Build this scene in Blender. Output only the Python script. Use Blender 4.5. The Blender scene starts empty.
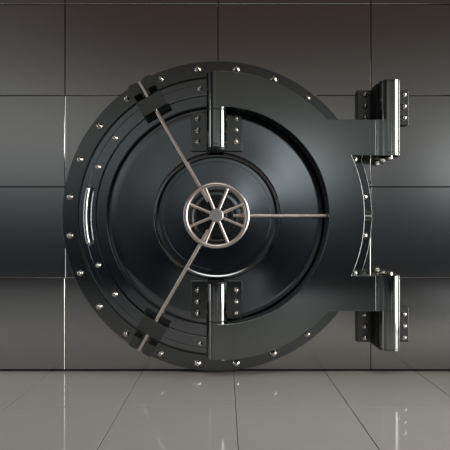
import bpy, bmesh, math, random
from mathutils import Vector, Matrix
random.seed(4)
PI = math.pi
C = bpy.context.scene.collection

# ------------------------------------------------------------------ camera numbers (metres)
D = 3.03            # lens to wall
CAMH = 0.941        # lens height
FPX = 463.6
XC, ZC = -0.052, 1.018     # centre of the round door on the wall

# ------------------------------------------------------------------ materials
def nmat(name):
    m = bpy.data.materials.new(name); m.use_nodes = True
    nt = m.node_tree
    return m, nt, nt.nodes['Principled BSDF']

def metal(name, col, rough, metallic=1.0, wear=0.04, scale=9.0, stretch=(1, 1, 1), bump=0.0, coat=0.0, var=0.08):
    m, nt, b = nmat(name)
    tc = nt.nodes.new('ShaderNodeTexCoord')
    mp = nt.nodes.new('ShaderNodeMapping'); mp.inputs['Scale'].default_value = stretch
    nz = nt.nodes.new('ShaderNodeTexNoise'); nz.inputs['Scale'].default_value = scale; nz.inputs['Detail'].default_value = 5
    nt.links.new(tc.outputs['Object'], mp.inputs['Vector']); nt.links.new(mp.outputs[0], nz.inputs['Vector'])
    mr = nt.nodes.new('ShaderNodeMapRange')
    mr.inputs['To Min'].default_value = max(rough - wear, 0.02); mr.inputs['To Max'].default_value = rough + wear
    nt.links.new(nz.outputs['Fac'], mr.inputs['Value']); nt.links.new(mr.outputs[0], b.inputs['Roughness'])
    mx = nt.nodes.new('ShaderNodeMix'); mx.data_type = 'RGBA'
    mx.inputs[6].default_value = (*[c * (1 - var) for c in col], 1); mx.inputs[7].default_value = (*[c * (1 + var) for c in col], 1)
    nt.links.new(nz.outputs['Fac'], mx.inputs[0]); nt.links.new(mx.outputs[2], b.inputs['Base Color'])
    b.inputs['Metallic'].default_value = metallic
    if coat: b.inputs['Coat Weight'].default_value = coat; b.inputs['Coat Roughness'].default_value = 0.12
    if bump:
        bp = nt.nodes.new('ShaderNodeBump'); bp.inputs['Strength'].default_value = bump; bp.inputs['Distance'].default_value = 0.002
        nt.links.new(nz.outputs['Fac'], bp.inputs['Height']); nt.links.new(bp.outputs[0], b.inputs['Normal'])
    return m

M = {}
M['door'] = metal('blackened_door_steel', (0.150, 0.160, 0.158), 0.17, wear=0.02)
M['dish'] = metal('polished_black_steel', (0.205, 0.219, 0.230), 0.12, wear=0.01)
M['arm'] = metal('brushed_black_steel', (0.235, 0.252, 0.247), 0.15, wear=0.01, scale=4, var=0.02)
M['block'] = metal('matt_black_steel', (0.120, 0.126, 0.122), 0.38)
M['barrel'] = metal('polished_barrel_steel', (0.27, 0.28, 0.272), 0.10, wear=0.015, var=0.03, scale=3)
M['dark'] = metal('black_steel_and_shade', (0.010, 0.011, 0.012), 0.40, metallic=0.0)  # black parts, and the painted shade at the door barrel ends
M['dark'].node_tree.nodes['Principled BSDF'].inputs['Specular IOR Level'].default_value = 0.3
M['bolt'] = metal('bright_bolt_steel', (0.78, 0.735, 0.70), 0.14, wear=0.02, var=0.03)
M['rod'] = metal('warm_rod_steel', (0.80, 0.715, 0.67), 0.33, wear=0.02, scale=6, var=0.03)
M['wheel'] = metal('handwheel_steel', (0.74, 0.67, 0.635), 0.33, wear=0.02, scale=6, var=0.03)
M['hub'] = metal('cast_hub_steel', (0.52, 0.505, 0.495), 0.45, scale=160, bump=0.5, var=0.3)
M['chrome'] = metal('chrome', (0.75, 0.75, 0.74), 0.12)
M['panel'] = metal('brushed_wall_steel', (0.395, 0.39, 0.38), 0.15, wear=0.02, scale=26, stretch=(0.25, 1, 22), var=0.13)
M['tile'] = metal('polished_floor_tile', (0.41, 0.395, 0.375), 0.045, metallic=0.0, wear=0.015, scale=5, var=0.04)
M['grout'] = metal('dark_grout', (0.035, 0.033, 0.030), 0.8, metallic=0.0)

# ------------------------------------------------------------------ helpers
def link(name, bm, mat, parent=None, bevel=0.0, seg=2, angle=30):
    me = bpy.data.meshes.new(name)
    bmesh.ops.recalc_face_normals(bm, faces=bm.faces[:])
    bm.to_mesh(me); bm.free()
    for p in me.polygons: p.use_smooth = True
    me.set_sharp_from_angle(angle=math.radians(angle))
    me.materials.append(mat)
    o = bpy.data.objects.new(name, me); C.objects.link(o)
    if parent: o.parent = parent
    if bevel:
        b = o.modifiers.new('edge', 'BEVEL'); b.width = bevel; b.segments = seg
        b.limit_method = 'ANGLE'; b.angle_limit = math.radians(35); b.harden_normals = True
    return o

def thing(name, label, cat, loc, group=None):
    o = bpy.data.objects.new(name, None); C.objects.link(o)
    o.empty_display_size = 0.1
    o.location = loc; o['kind'] = 'thing'; o['label'] = label; o['category'] = cat
    if group: o['group'] = group
    return o

def box(bm, x0, x1, y0, y1, z0, z1, mat=None):
    vs = [bm.verts.new(v) for v in ((x0,y0,z0),(x1,y0,z0),(x1,y1,z0),(x0,y1,z0),(x0,y0,z1),(x1,y0,z1),(x1,y1,z1),(x0,y1,z1))]
    for f in ((0,1,2,3),(4,7,6,5),(0,4,5,1),(1,5,6,2),(2,6,7,3),(3,7,4,0)):
        bm.faces.new([vs[i] for i in f])
    if mat is not None:
        for v in vs: v.co = mat @ v.co

def lathe(profile, axis='Y', seg=144, closed=True):
    """profile of (radius, along): revolve about -Y (along = towards the room) or about Z (along = height)"""
    bm = bmesh.new()
    rings = []
    for r, a in profile:
        ring = []
        if r < 1e-6:
            v = bm.verts.new((0, -a, 0) if axis == 'Y' else (0, 0, a)); ring = [v] * seg
        else:
            for i in range(seg):
                t = 2 * PI * i / seg
                ring.append(bm.verts.new((r*math.cos(t), -a, r*math.sin(t)) if axis == 'Y' else (r*math.cos(t), r*math.sin(t), a)))
        rings.append(ring)
    pairs = list(zip(rings, rings[1:]))
    if closed: pairs.append((rings[-1], rings[0]))
    for A, B in pairs:
        for i in range(seg):
            j = (i + 1) % seg
            q = []
            for v in (A[i], A[j], B[j], B[i]):
                if v not in q: q.append(v)
            if len(q) >= 3: bm.faces.new(q)
    return bm

def tube(bm, pts, r, seg=16, cap=True):
    """round bar through the points"""
    rings = []
    n = len(pts)
    up = None
    for i, p in enumerate(pts):
        p = Vector(p)
        d = (Vector(pts[min(i+1, n-1)]) - Vector(pts[max(i-1, 0)])).normalized()
        if up is None:
            up = d.orthogonal().normalized()
        up = (up - d * up.dot(d)).normalized()
        s = d.cross(up)
        rings.append([bm.verts.new(p + (up*math.cos(2*PI*k/seg) + s*math.sin(2*PI*k/seg)) * r) for k in range(seg)])
    for A, B in zip(rings, rings[1:]):
        for k in range(seg):
            bm.faces.new((A[k], A[(k+1) % seg], B[(k+1) % seg], B[k]))
    if cap:
        bm.faces.new(rings[0][::-1]); bm.faces.new(rings[-1])

def torus(R, r, seg=96, ms=16):
    bm = bmesh.new(); rings = []
    for i in range(seg):
        t = 2*PI*i/seg
        rings.append([bm.verts.new(((R + r*math.cos(2*PI*k/ms))*math.cos(t), r*math.sin(2*PI*k/ms), (R + r*math.cos(2*PI*k/ms))*math.sin(t))) for k in range(ms)])
    for i in range(seg):
        A, B = rings[i], rings[(i+1) % seg]
        for k in range(ms):
            bm.faces.new((A[k], A[(k+1) % ms], B[(k+1) % ms], B[k]))
    return bm

def dome_mesh(name, r, h):
    prof = [(0, 0), (r*1.12, 0), (r*1.12, h*0.22), (r, h*0.30)]
    for k in range(1, 7):
        a = k/7*PI/2
        prof.append((r*math.cos(a), h*0.30 + h*0.70*math.sin(a)))
    prof.append((0, h))
    bm = lathe(prof, 'Y', 20, closed=False)
    o = link(name, bm, M['bolt'], None)
    me = o.data; bpy.data.objects.remove(o)
    return me
BOLT = dome_mesh('bolt', 0.0180, 0.024)
BOLT_SMALL = dome_mesh('bolt', 0.0155, 0.021)
BOLT_PLATE = dome_mesh('bolt', 0.0165, 0.024)

def bolt(parent, x, p, z, me=BOLT):
    o = bpy.data.objects.new('bolt', me); C.objects.link(o)
    o.parent = parent; o.location = (x, -p, z)
    return o

def polar(r, deg):         # degrees clockwise from straight up, as on a clock
    t = math.radians(deg); return r*math.sin(t), r*math.cos(t)

# ------------------------------------------------------------------ setting: wall and floor
def make_wall():
    bm = bmesh.new()
    gap, ch, dp = 0.0034, 0.0027, 0.03
    LEAN = {1: 0.0015, 2: -0.0015, 3: 0.001}
    xs = [-0.046 + k for k in range(-4, 6)]
    zs = [0.016 + 0.597*k for k in range(0, 7)]
    for x0, x1 in zip(xs, xs[1:]):
        for z0, z1 in zip(zs, zs[1:]):
            a, b, c, d = x0+gap/2, x1-gap/2, z0+gap/2, z1-gap/2
            t = LEAN.get(zs.index(z0), 0.0)      # hung panels are never quite plumb
            f = [bm.verts.new(v) for v in ((a+ch,max(t,0),c+ch),(b-ch,max(t,0),c+ch),(b-ch,max(-t,0),d-ch),(a+ch,max(-t,0),d-ch))]
            m = [bm.verts.new(v) for v in ((a,ch,c),(b,ch,c),(b,ch,d),(a,ch,d))]
            k = [bm.verts.new(v) for v in ((a,dp,c),(b,dp,c),(b,dp,d),(a,dp,d))]
            bm.faces.new(f); bm.faces.new(k[::-1])
            for i in range(4):
                j = (i+1) % 4
                bm.faces.new((m[i], m[j], f[j], f[i])); bm.faces.new((k[i], k[j], m[j], m[i]))
    o = link('wall_back', bm, M['panel'], None, angle=5)
    o['kind'] = 'structure'
    bm = bmesh.new(); box(bm, -4.1, 5.1, 0.0301, 0.10, 0.0, 3.62)
    b = link('backing', bm, M['dark'], o)
    return o
make_wall()

def make_floor():
    bm = bmesh.new()
    gap, ch = 0.0035, 0.0012
    xs = [0.056 + 0.5995*k for k in range(-8, 9)]
    ys = [0.03] + [-0.0 - 0.6*k for k in range(1, 8)]
    for x0, x1 in zip(xs, xs[1:]):
        for y1, y0 in zip(ys, ys[1:]):
            a, b, c, d = x0+gap/2, x1-gap/2, y0+gap*0.75, y1-gap*0.75
            f = [bm.verts.new(v) for v in ((a+ch,c+ch,0),(b-ch,c+ch,0),(b-ch,d-ch,0),(a+ch,d-ch,0))]
            m = [bm.verts.new(v) for v in ((a,c,-ch),(b,c,-ch),(b,d,-ch),(a,d,-ch))]
            k = [bm.verts.new(v) for v in ((a,c,-0.02),(b,c,-0.02),(b,d,-0.02),(a,d,-0.02))]
            bm.faces.new(f); bm.faces.new(k[::-1])
            for i in range(4):
                j = (i+1) % 4
                bm.faces.new((m[i], m[j], f[j], f[i])); bm.faces.new((k[i], k[j], m[j], m[i]))
    o = link('floor', bm, M['tile'], None, angle=5)
    o['kind'] = 'structure'
    bm = bmesh.new(); box(bm, xs[0], xs[-1], ys[-1], 0.10, -0.06, -0.004)
    link('grout', bm, M['grout'], o)
make_floor()

# ------------------------------------------------------------------ round frame on the wall
frame = thing('door_frame', 'black steel ring frame bolted to the panelled wall around the round vault door', 'door frame', (XC, 0, ZC))
bm = lathe([(0.900, 0.0), (1.004, 0.0), (1.004, 0.030), (0.900, 0.030)])
link('ring', bm, M['door'], frame, bevel=0.004)
for k in range(24):
    dg = 7.5 + 15*k
    x, z = polar(0.960, dg)
    bolt(frame, x, 0.0295, z)
# keepers: pairs of jaws that hold the three locking bars
for dg in (330, 210, 90):
    rt = Matrix.Rotation(math.radians(dg), 4, 'Y')      # local z -> radial, local x -> tangential
    for s in (-1, 1):
        bm = bmesh.new()
        if dg == 90: box(bm, s*0.016, s*0.034, -0.085, -0.029, 0.936, 0.992, rt)
        else: box(bm, s*0.024, s*0.080, -0.095, -0.029, 0.914, 0.990, rt)
        link('jaw', bm, M['block'], frame, bevel=0.004)

# ------------------------------------------------------------------ vault door
door = thing('vault_door', 'round black steel vault door with a spoked handwheel and three locking bars', 'vault door', (XC, 0, ZC))
prof = [(0, 0.004), (0.874, 0.004), (0.874, 0.084), (0.869, 0.089), (0.838, 0.089), (0.833, 0.097), (0.773, 0.097), (0.768, 0.092),
        (0.766, 0.075), (0.761, 0.075), (0.757, 0.094), (0.700, 0.094), (0.694, 0.090), (0.691, 0.040), (0.674, 0.040), (0.671, 0.078)]
N = 16
for i in range(1, N+1):        # shallow bowl rising to the lip
    t = i / N
    r = 0.660 + (0.405 - 0.660) * t
    prof.append((r, 0.0815 - 0.0035*math.sin(PI*t) + 0.003*t))
prof += [(0.401, 0.091), (0.395, 0.097), (0.384, 0.099), (0.376, 0.094), (0.371, 0.050), (0.348, 0.050), (0.344, 0.095), (0.341, 0.098)]
for i in range(1, 9):
    t = i/8
    prof.append((0.335*(1-t) + 0.13*t, 0.098 + 0.010*t*t))
prof.append((0, 0.110))
prof = [(r*1.01, p*0.72) for r, p in prof]
leaf = link('door_leaf', lathe(prof, closed=False), M['dish'], door, angle=22)
# stepped centre boss
bm = lathe([(0, 0.084), (0.134, 0.084), (0.134, 0.104), (0.128, 0.110), (0.106, 0.110), (0.102, 0.119), (0.096, 0.122), (0.068, 0.122), (0.064, 0.150), (0.058, 0.154), (0.028, 0.154), (0.028, 0.200), (0, 0.200)], seg=64, closed=False)
link('boss', bm, M['dark'], door, angle=30)
for k in range(24):
    dg = 7.5 + 15*k
    if dg < 180 or k in (17, 18): continue             # the pull handle takes these two places
    x, z = polar(0.821, dg)
    a = min(abs(dg - 330), abs(dg - 210))
    if a < 9: continue
    bolt(door, x, 0.0693, z, BOLT_SMALL)
# locking bars and their guide blocks
PR = 0.134
for dg in (330, 210, 90):
    rt = Matrix.Rotation(math.radians(dg), 4, 'Y')
    if dg != 90:
        bm = bmesh.new()
        tube(bm, [rt @ Vector((0, -PR, 0.104)), rt @ Vector((0, -PR, 0.790))], 0.0115)
        tube(bm, [rt @ Vector((0, -0.080, 0.83)), rt @ Vector((0, -0.080, 0.985))], 0.0115)
        link('locking_bar', bm, M['rod'], door, angle=40)
        bm = bmesh.new()
        box(bm, -0.085, 0.085, -0.156, -0.062, 0.757, 0.853, rt)
        link('guide_block', bm, M['block'], door, bevel=0.003)
        bm = bmesh.new()
        box(bm, -0.085, 0.094, -0.112, -0.062, 0.740, 0.757, rt)
        link('guide_foot', bm, M['dark'], door, bevel=0.002)
    else:
        bm = bmesh.new()
        tube(bm, [rt @ Vector((0, -PR, 0.104)), rt @ Vector((0, -PR, 0.6845))], 0.0115)
        link('locking_bar', bm, M['rod'], door, angle=40)
        bm = bmesh.new()
        tube(bm, [rt @ Vector((0, -0.058, 0.885)), rt @ Vector((0, -0.058, 0.985))], 0.0115)
        link('locking_bar', bm, M['rod'], door, angle=40)
# handwheel
PW = 0.210
wheel = link('handwheel', torus(0.1890, 0.0145), M['wheel'], door)
wheel.location = (0, -PW, 0)
for k in range(8):
    x0, z0 = polar(0.030, 22.5 + 45*k); x1, z1 = polar(0.184, 22.5 + 45*k)
    bm = bmesh.new(); tube(bm, [(x0, 0, z0), (x1, 0, z1)], 0.0098, 12)
    link('spoke', bm, M['wheel'], wheel, angle=40)
hub = link('hub', lathe([(0, -0.022), (0.042, -0.022), (0.042, 0.020), (0.038, 0.024), (0, 0.024)], seg=40, closed=False), M['hub'], wheel, angle=30)
# pull handle
bm = bmesh.new()
pts = []
a0, a1 = 257.5, 283.0
for s in (0.064, 0.095):
    x, z = polar(0.826, a0); pts.append((x, -s, z))
for i in range(17):
    t = i/16; x, z = polar(0.826, a0 + 1 + (a1-a0-2)*t); pts.append((x, -0.116, z))
for s in (0.095, 0.064):
    x, z = polar(0.826, a1); pts.append((x, -s, z))
tube(bm, pts, 0.0135, 16)
link('pull_handle', bm, M['chrome'], door, angle=50)
# the door's own hinge leaves and barrels
R1, PA = 0.0645, 0.1355
for sg in (1, -1):
    zt, zb = 0.649, 0.402
    pr = [(0, zb+0.020), (R1, zb+0.020), (R1, zb+0.032), (R1-0.002, zb+0.034), (R1-0.002, zb+0.037), (R1, zb+0.039), (R1, zt), (0, zt)]
    o = link('hinge_barrel', lathe([(r, sg*z) for r, z in pr], 'Z', 56, closed=False), M['barrel'], door)
    o.location = (0, -PA, 0)
    e = zb if sg > 0 else zb + 0.006
    c = link('barrel_cap_shade', lathe([(0, sg*e), (R1*0.93, sg*e), (R1*0.97, sg*(e+0.004)), (R1*0.97, sg*(zb+0.020)), (0, sg*(zb+0.020))], 'Z', 56, closed=False), M['dark'], o)  # dark end piece; the upper one paints the barrel's shaded underside and shadow
    bm = bmesh.new(); box(bm, -0.045, 0.045, -PA, -0.045, sg*0.425, sg*0.645)
    link('hinge_block', bm, M['dark'], door, bevel=0.003)
    for sx in (-1, 1):
        bm = bmesh.new(); box(bm, sx*0.050, sx*0.162, -0.078, -0.045, sg*0.413, sg*0.655)
        pl = link('hinge_leaf', bm, M['door'], door, bevel=0.003)
        for q in (0.474, 0.5475, 0.621):
            bolt(pl, sx*0.122, 0.0775, sg*q, BOLT_PLATE)

# ------------------------------------------------------------------ swing arm
XY = 0.022                      # its curve is centred a little to the hinge side
arm = thing('crane_hinge_arm', 'heavy black C-shaped swing arm curving over the right half of the vault door', 'hinge arm', (XC, 0, ZC))
RO, RI = 0.884, 0.666
PF, PB = 0.200, 0.085
XH = 1.075                      # wall hinge axis measured from the door centre
R2 = 0.066
PH = PF - R2
XE = XH - 0.100
def arc(r, a0, a1, n):
    return [(XY + r*math.cos(math.radians(a0 + (a1-a0)*i/n)), r*math.sin(math.radians(a0 + (a1-a0)*i/n))) for i in range(n+1)]
al = math.degrees(math.acos(-XY/RO)); ai = math.degrees(math.acos(-XY/RI))
z1, z2 = 0.586, 0.367
b1 = math.degrees(math.asin(z1/RO)); b2 = math.degrees(math.asin(z2/RO))
pts = arc(RO, al, b1, 24) + [(XE, z1), (XE, z2)] + arc(RO, b2, -b2, 24) + [(XE, -z2), (XE, -z1)] + arc(RO, -b1, -al, 24) + arc(RI, -ai, ai, 80)
bm = bmesh.new()
fv = [bm.verts.new((x, -PF, z)) for x, z in pts]; bv = [bm.verts.new((x, -PB, z)) for x, z in pts]
bm.faces.new(fv); bm.faces.new(bv[::-1])
for i in range(len(pts)):
    j = (i+1) % len(pts); bm.faces.new((fv[j], fv[i], bv[i], bv[j]))
link('yoke', bm, M['arm'], arm, bevel=0.004, seg=2)
for sg in (1, -1):
    # the arm's end hollows back into the hinge knuckle
    pl = [(XE, 0.060)] + [(XE + 0.058*k/12, PF - 0.0065*(0.5 - 0.5*math.cos(PI*k/12))) for k in range(13)] + [(XH, PF - 0.0065), (XH, 0.060)]
    bm = bmesh.new()
    A = [bm.verts.new((x, -p, sg*z2)) for x, p in pl]; B = [bm.verts.new((x, -p, sg*z1)) for x, p in pl]
    bm.faces.new(A[::-1]); bm.faces.new(B)
    for k in range(len(pl)): bm.faces.new((A[k], A[(k+1) % len(pl)], B[(k+1) % len(pl)], B[k]))
    link('knuckle_root', bm, M['arm'], arm, angle=40)
    # knuckle over the door's barrel
    zo = math.sqrt(RO**2 - XY**2); zi = math.sqrt(RI**2 - XY**2) - 0.012
    o = link('knuckle', lathe([(0, sg*zi), (R1-0.002, sg*zi), (R1, sg*(zi+0.002)), (R1, sg*(zo-0.004)), (R1-0.004, sg*zo), (0, sg*zo)], 'Z', 56, closed=False), M['arm'], arm)
    o.location = (0, -PA, 0)
    # knuckle at the wall hinge
    o = link('knuckle', lathe([(0, sg*z2), (R2-0.004, sg*z2), (R2, sg*(z2+0.004)), (R2, sg*(z2+0.016)), (R2-0.003, sg*(z2+0.018)), (R2-0.003, sg*(z2+0.022)), (R2, sg*(z2+0.024)), (R2, sg*z1), (0, sg*z1)], 'Z', 64, closed=False), M['barrel'], arm)
    o.location = (XH, -PH, 0)
    pn = link('pin_head', lathe([(0, sg*(z2-0.020)), (0.018, sg*(z2-0.020)), (0.024, sg*(z2-0.014)), (0.024, sg*z2), (0, sg*z2)], 'Z', 32, closed=False), M['bolt'], arm)
    pn.location = (XH, -PH, 0)
    # grease nipple on the outer edge by the door hinge
    g = link('grease_nipple', lathe([(0, sg*(RO-0.004)), (0.013, sg*(RO-0.004)), (0.013, sg*(RO+0.004)), (0.008, sg*(RO+0.010)), (0, sg*(RO+0.012))], 'Z', 24, closed=False), M['bolt'], arm)
    g.location = (0.040, -0.172, 0)

# ------------------------------------------------------------------ wall hinges
for sg, lab in ((1, 'upper black steel hinge bracket bolted to the wall above the swing arm'), (-1, 'lower black steel hinge bracket bolted to the wall below the swing arm')):
    hb = thing('hinge_bracket', lab, 'hinge', (XC + XH, 0, ZC + sg*0.70), 'wall hinge brackets')
    zl, zh = z1 + 0.001 - 0.70, 0.836 - 0.70
    o = link('hinge_barrel', lathe([(r, sg*z) for r, z in [(0, zl), (R2, zl), (R2, zh-0.018), (R2-0.003, zh-0.016), (R2-0.003, zh-0.013), (R2, zh-0.011), (R2, zh-0.004), (R2-0.006, zh), (0, zh)]], 'Z', 64, closed=False), M['barrel'], hb)
    o.location = (0, -PH, 0)
    bm = bmesh.new(); box(bm, -0.078, 0.050, -PH, -0.029, sg*zl, sg*(zh-0.012))
    link('hinge_block', bm, M['dark'], hb, bevel=0.003)
    bm = bmesh.new(); box(bm, -0.166, 0.166, -0.030, 0.0, -sg*0.110, sg*0.116)
    pl = link('mounting_plate', bm, M['block'], hb, bevel=0.004)
    for sx in (-0.119, 0.133):
        for q in (-0.065, 0.010, 0.085):
            bolt(pl, sx, 0.0295, sg*q, BOLT_PLATE)

# ------------------------------------------------------------------ light
def area(name, loc, target, sx, sy, power, col):
    l = bpy.data.lights.new(name, 'AREA'); l.shape = 'RECTANGLE'; l.size = sx; l.size_y = sy; l.energy = power; l.color = col
    o = bpy.data.objects.new(name, l); C.objects.link(o); o.location = loc
    d = Vector(target) - Vector(loc); o.rotation_euler = d.to_track_quat('-Z', 'Y').to_euler()
    return o
top = area('added_floor_light', (0.0, -3.2, 3.7), (0.0, -0.55, 0), 7.0, 0.9, 12.5, (1.0, 0.965, 0.93))  # unseen light added overhead to brighten the floor near the wall
top.data.spread = math.radians(50)
sb = area('side_softbox', (2.5, -1.05, 1.27), (0, -1.05, 1.27), 1.4, 2.5, 48, (1.0, 0.99, 0.94))
sb.data.spread = math.radians(92)
area('fill_softbox', (-3.0, -0.9, 1.27), (0, -0.9, 1.27), 0.3, 2.5, 9, (0.95, 0.97, 1.0))

# studio surroundings: brightness by bearing and height above the horizon
w = bpy.data.worlds.new('studio'); bpy.context.scene.world = w; w.use_nodes = True
nt = w.node_tree; bg = nt.nodes['Background']; L = nt.links
def mth(op, a, b=None, c=None):
    n = nt.nodes.new('ShaderNodeMath'); n.operation = op
    for i, v in enumerate((a, b, c)):
        if v is None: continue
        if isinstance(v, (int, float)): n.inputs[i].default_value = v
        else: L.new(v, n.inputs[i])
    return n.outputs[0]
tc = nt.nodes.new('ShaderNodeTexCoord'); sp = nt.nodes.new('ShaderNodeSeparateXYZ')
L.new(tc.outputs['Generated'], sp.inputs[0])
elev = mth('MULTIPLY', mth('ARCSINE', sp.outputs['Z']), 180/PI)
azim = mth('MULTIPLY', mth('ARCTAN2', sp.outputs['X'], mth('MULTIPLY', sp.outputs['Y'], -1.0)), 180/PI)   # 0 = straight away from the wall, + = right
cr = nt.nodes.new('ShaderNodeValToRGB'); cr.color_ramp.interpolation = 'LINEAR'
def pos(e): return (e + 30) / 90
stops = [(-30, (0.010, 0.010, 0.011)), (-7, (0.013, 0.013, 0.015)), (-2, (0.040, 0.044, 0.052)), (3, (0.085, 0.092, 0.104)), (6, (0.15, 0.16, 0.164)), (12, (0.22, 0.222, 0.211)),
         (16, (0.17, 0.165, 0.15)), (21, (0.090, 0.070, 0.062)), (28, (0.075, 0.055, 0.049)), (40, (0.05, 0.043, 0.040)), (52, (0.05, 0.045, 0.042)), (60, (0.24, 0.21, 0.18))]
el = cr.color_ramp.elements
while len(el) > 1: el.remove(el[-1])
el[0].position = pos(stops[0][0]); el[0].color = (*stops[0][1], 1)
for e, c in stops[1:]:
    n = el.new(pos(e)); n.color = (*c, 1)
L.new(mth('DIVIDE', mth('ADD', elev, 30), 90), cr.inputs[0])
def glow_blob(az, e, wa, we, amp):          # soft glow added to the surroundings; the side pair brightens panel seams
    d = mth('ADD', mth('POWER', mth('ABSOLUTE', mth('DIVIDE', mth('SUBTRACT', azim, az), wa)), 2.0), mth('POWER', mth('ABSOLUTE', mth('DIVIDE', mth('SUBTRACT', elev, e), we)), 2.0))
    return mth('MULTIPLY', mth('EXPONENT', mth('MULTIPLY', d, -1.0)), amp)
tot = None
for a in ((8.5, 7.0, 5, 3.3, 1.2), (29, 6.8, 5, 4, 0.75), (-24, 9, 14, 6, 0.18), (-30, 20, 12, 8, 0.05), (88, 10, 9, 30, 0.14), (-88, 10, 9, 30, 0.16)):
    v = glow_blob(*a); tot = v if tot is None else mth('ADD', tot, v)
cmb = nt.nodes.new('ShaderNodeCombineColor')
for k, t in enumerate((0.94, 1.0, 1.02)): L.new(mth('MULTIPLY', tot, t), cmb.inputs[k])
mx = nt.nodes.new('ShaderNodeMix'); mx.data_type = 'RGBA'; mx.blend_type = 'ADD'; mx.inputs[0].default_value = 1.0
# the lit part of the studio lies behind the lens; the sides fall off into the dark
side = nt.nodes.new('ShaderNodeMapRange'); side.interpolation_type = 'SMOOTHSTEP'
side.inputs['From Min'].default_value = 30; side.inputs['From Max'].default_value = 46; side.inputs['To Min'].default_value = 1.0; side.inputs['To Max'].default_value = 0.22
L.new(mth('ABSOLUTE', azim), side.inputs['Value'])
sc = nt.nodes.new('ShaderNodeVectorMath'); sc.operation = 'SCALE'
L.new(cr.outputs[0], sc.inputs[0]); L.new(side.outputs[0], sc.inputs['Scale'])
L.new(sc.outputs[0], mx.inputs[6]); L.new(cmb.outputs[0], mx.inputs[7]); L.new(mx.outputs[2], bg.inputs['Color'])
bg.inputs['Strength'].default_value = 1.0

# ------------------------------------------------------------------ camera and view
cd = bpy.data.cameras.new('camera'); cam = bpy.data.objects.new('camera', cd); C.objects.link(cam)
cam.location = (0, -D, CAMH); cam.rotation_euler = (PI/2, 0, 0)
cd.sensor_width = 36; cd.lens = 36*FPX/450; cd.shift_y = 3/450
bpy.context.scene.camera = cam
vs = bpy.context.scene.view_settings
vs.view_transform = 'Standard'; vs.look = 'None'; vs.gamma = 1; vs.exposure = 0; vs.use_curve_mapping = False
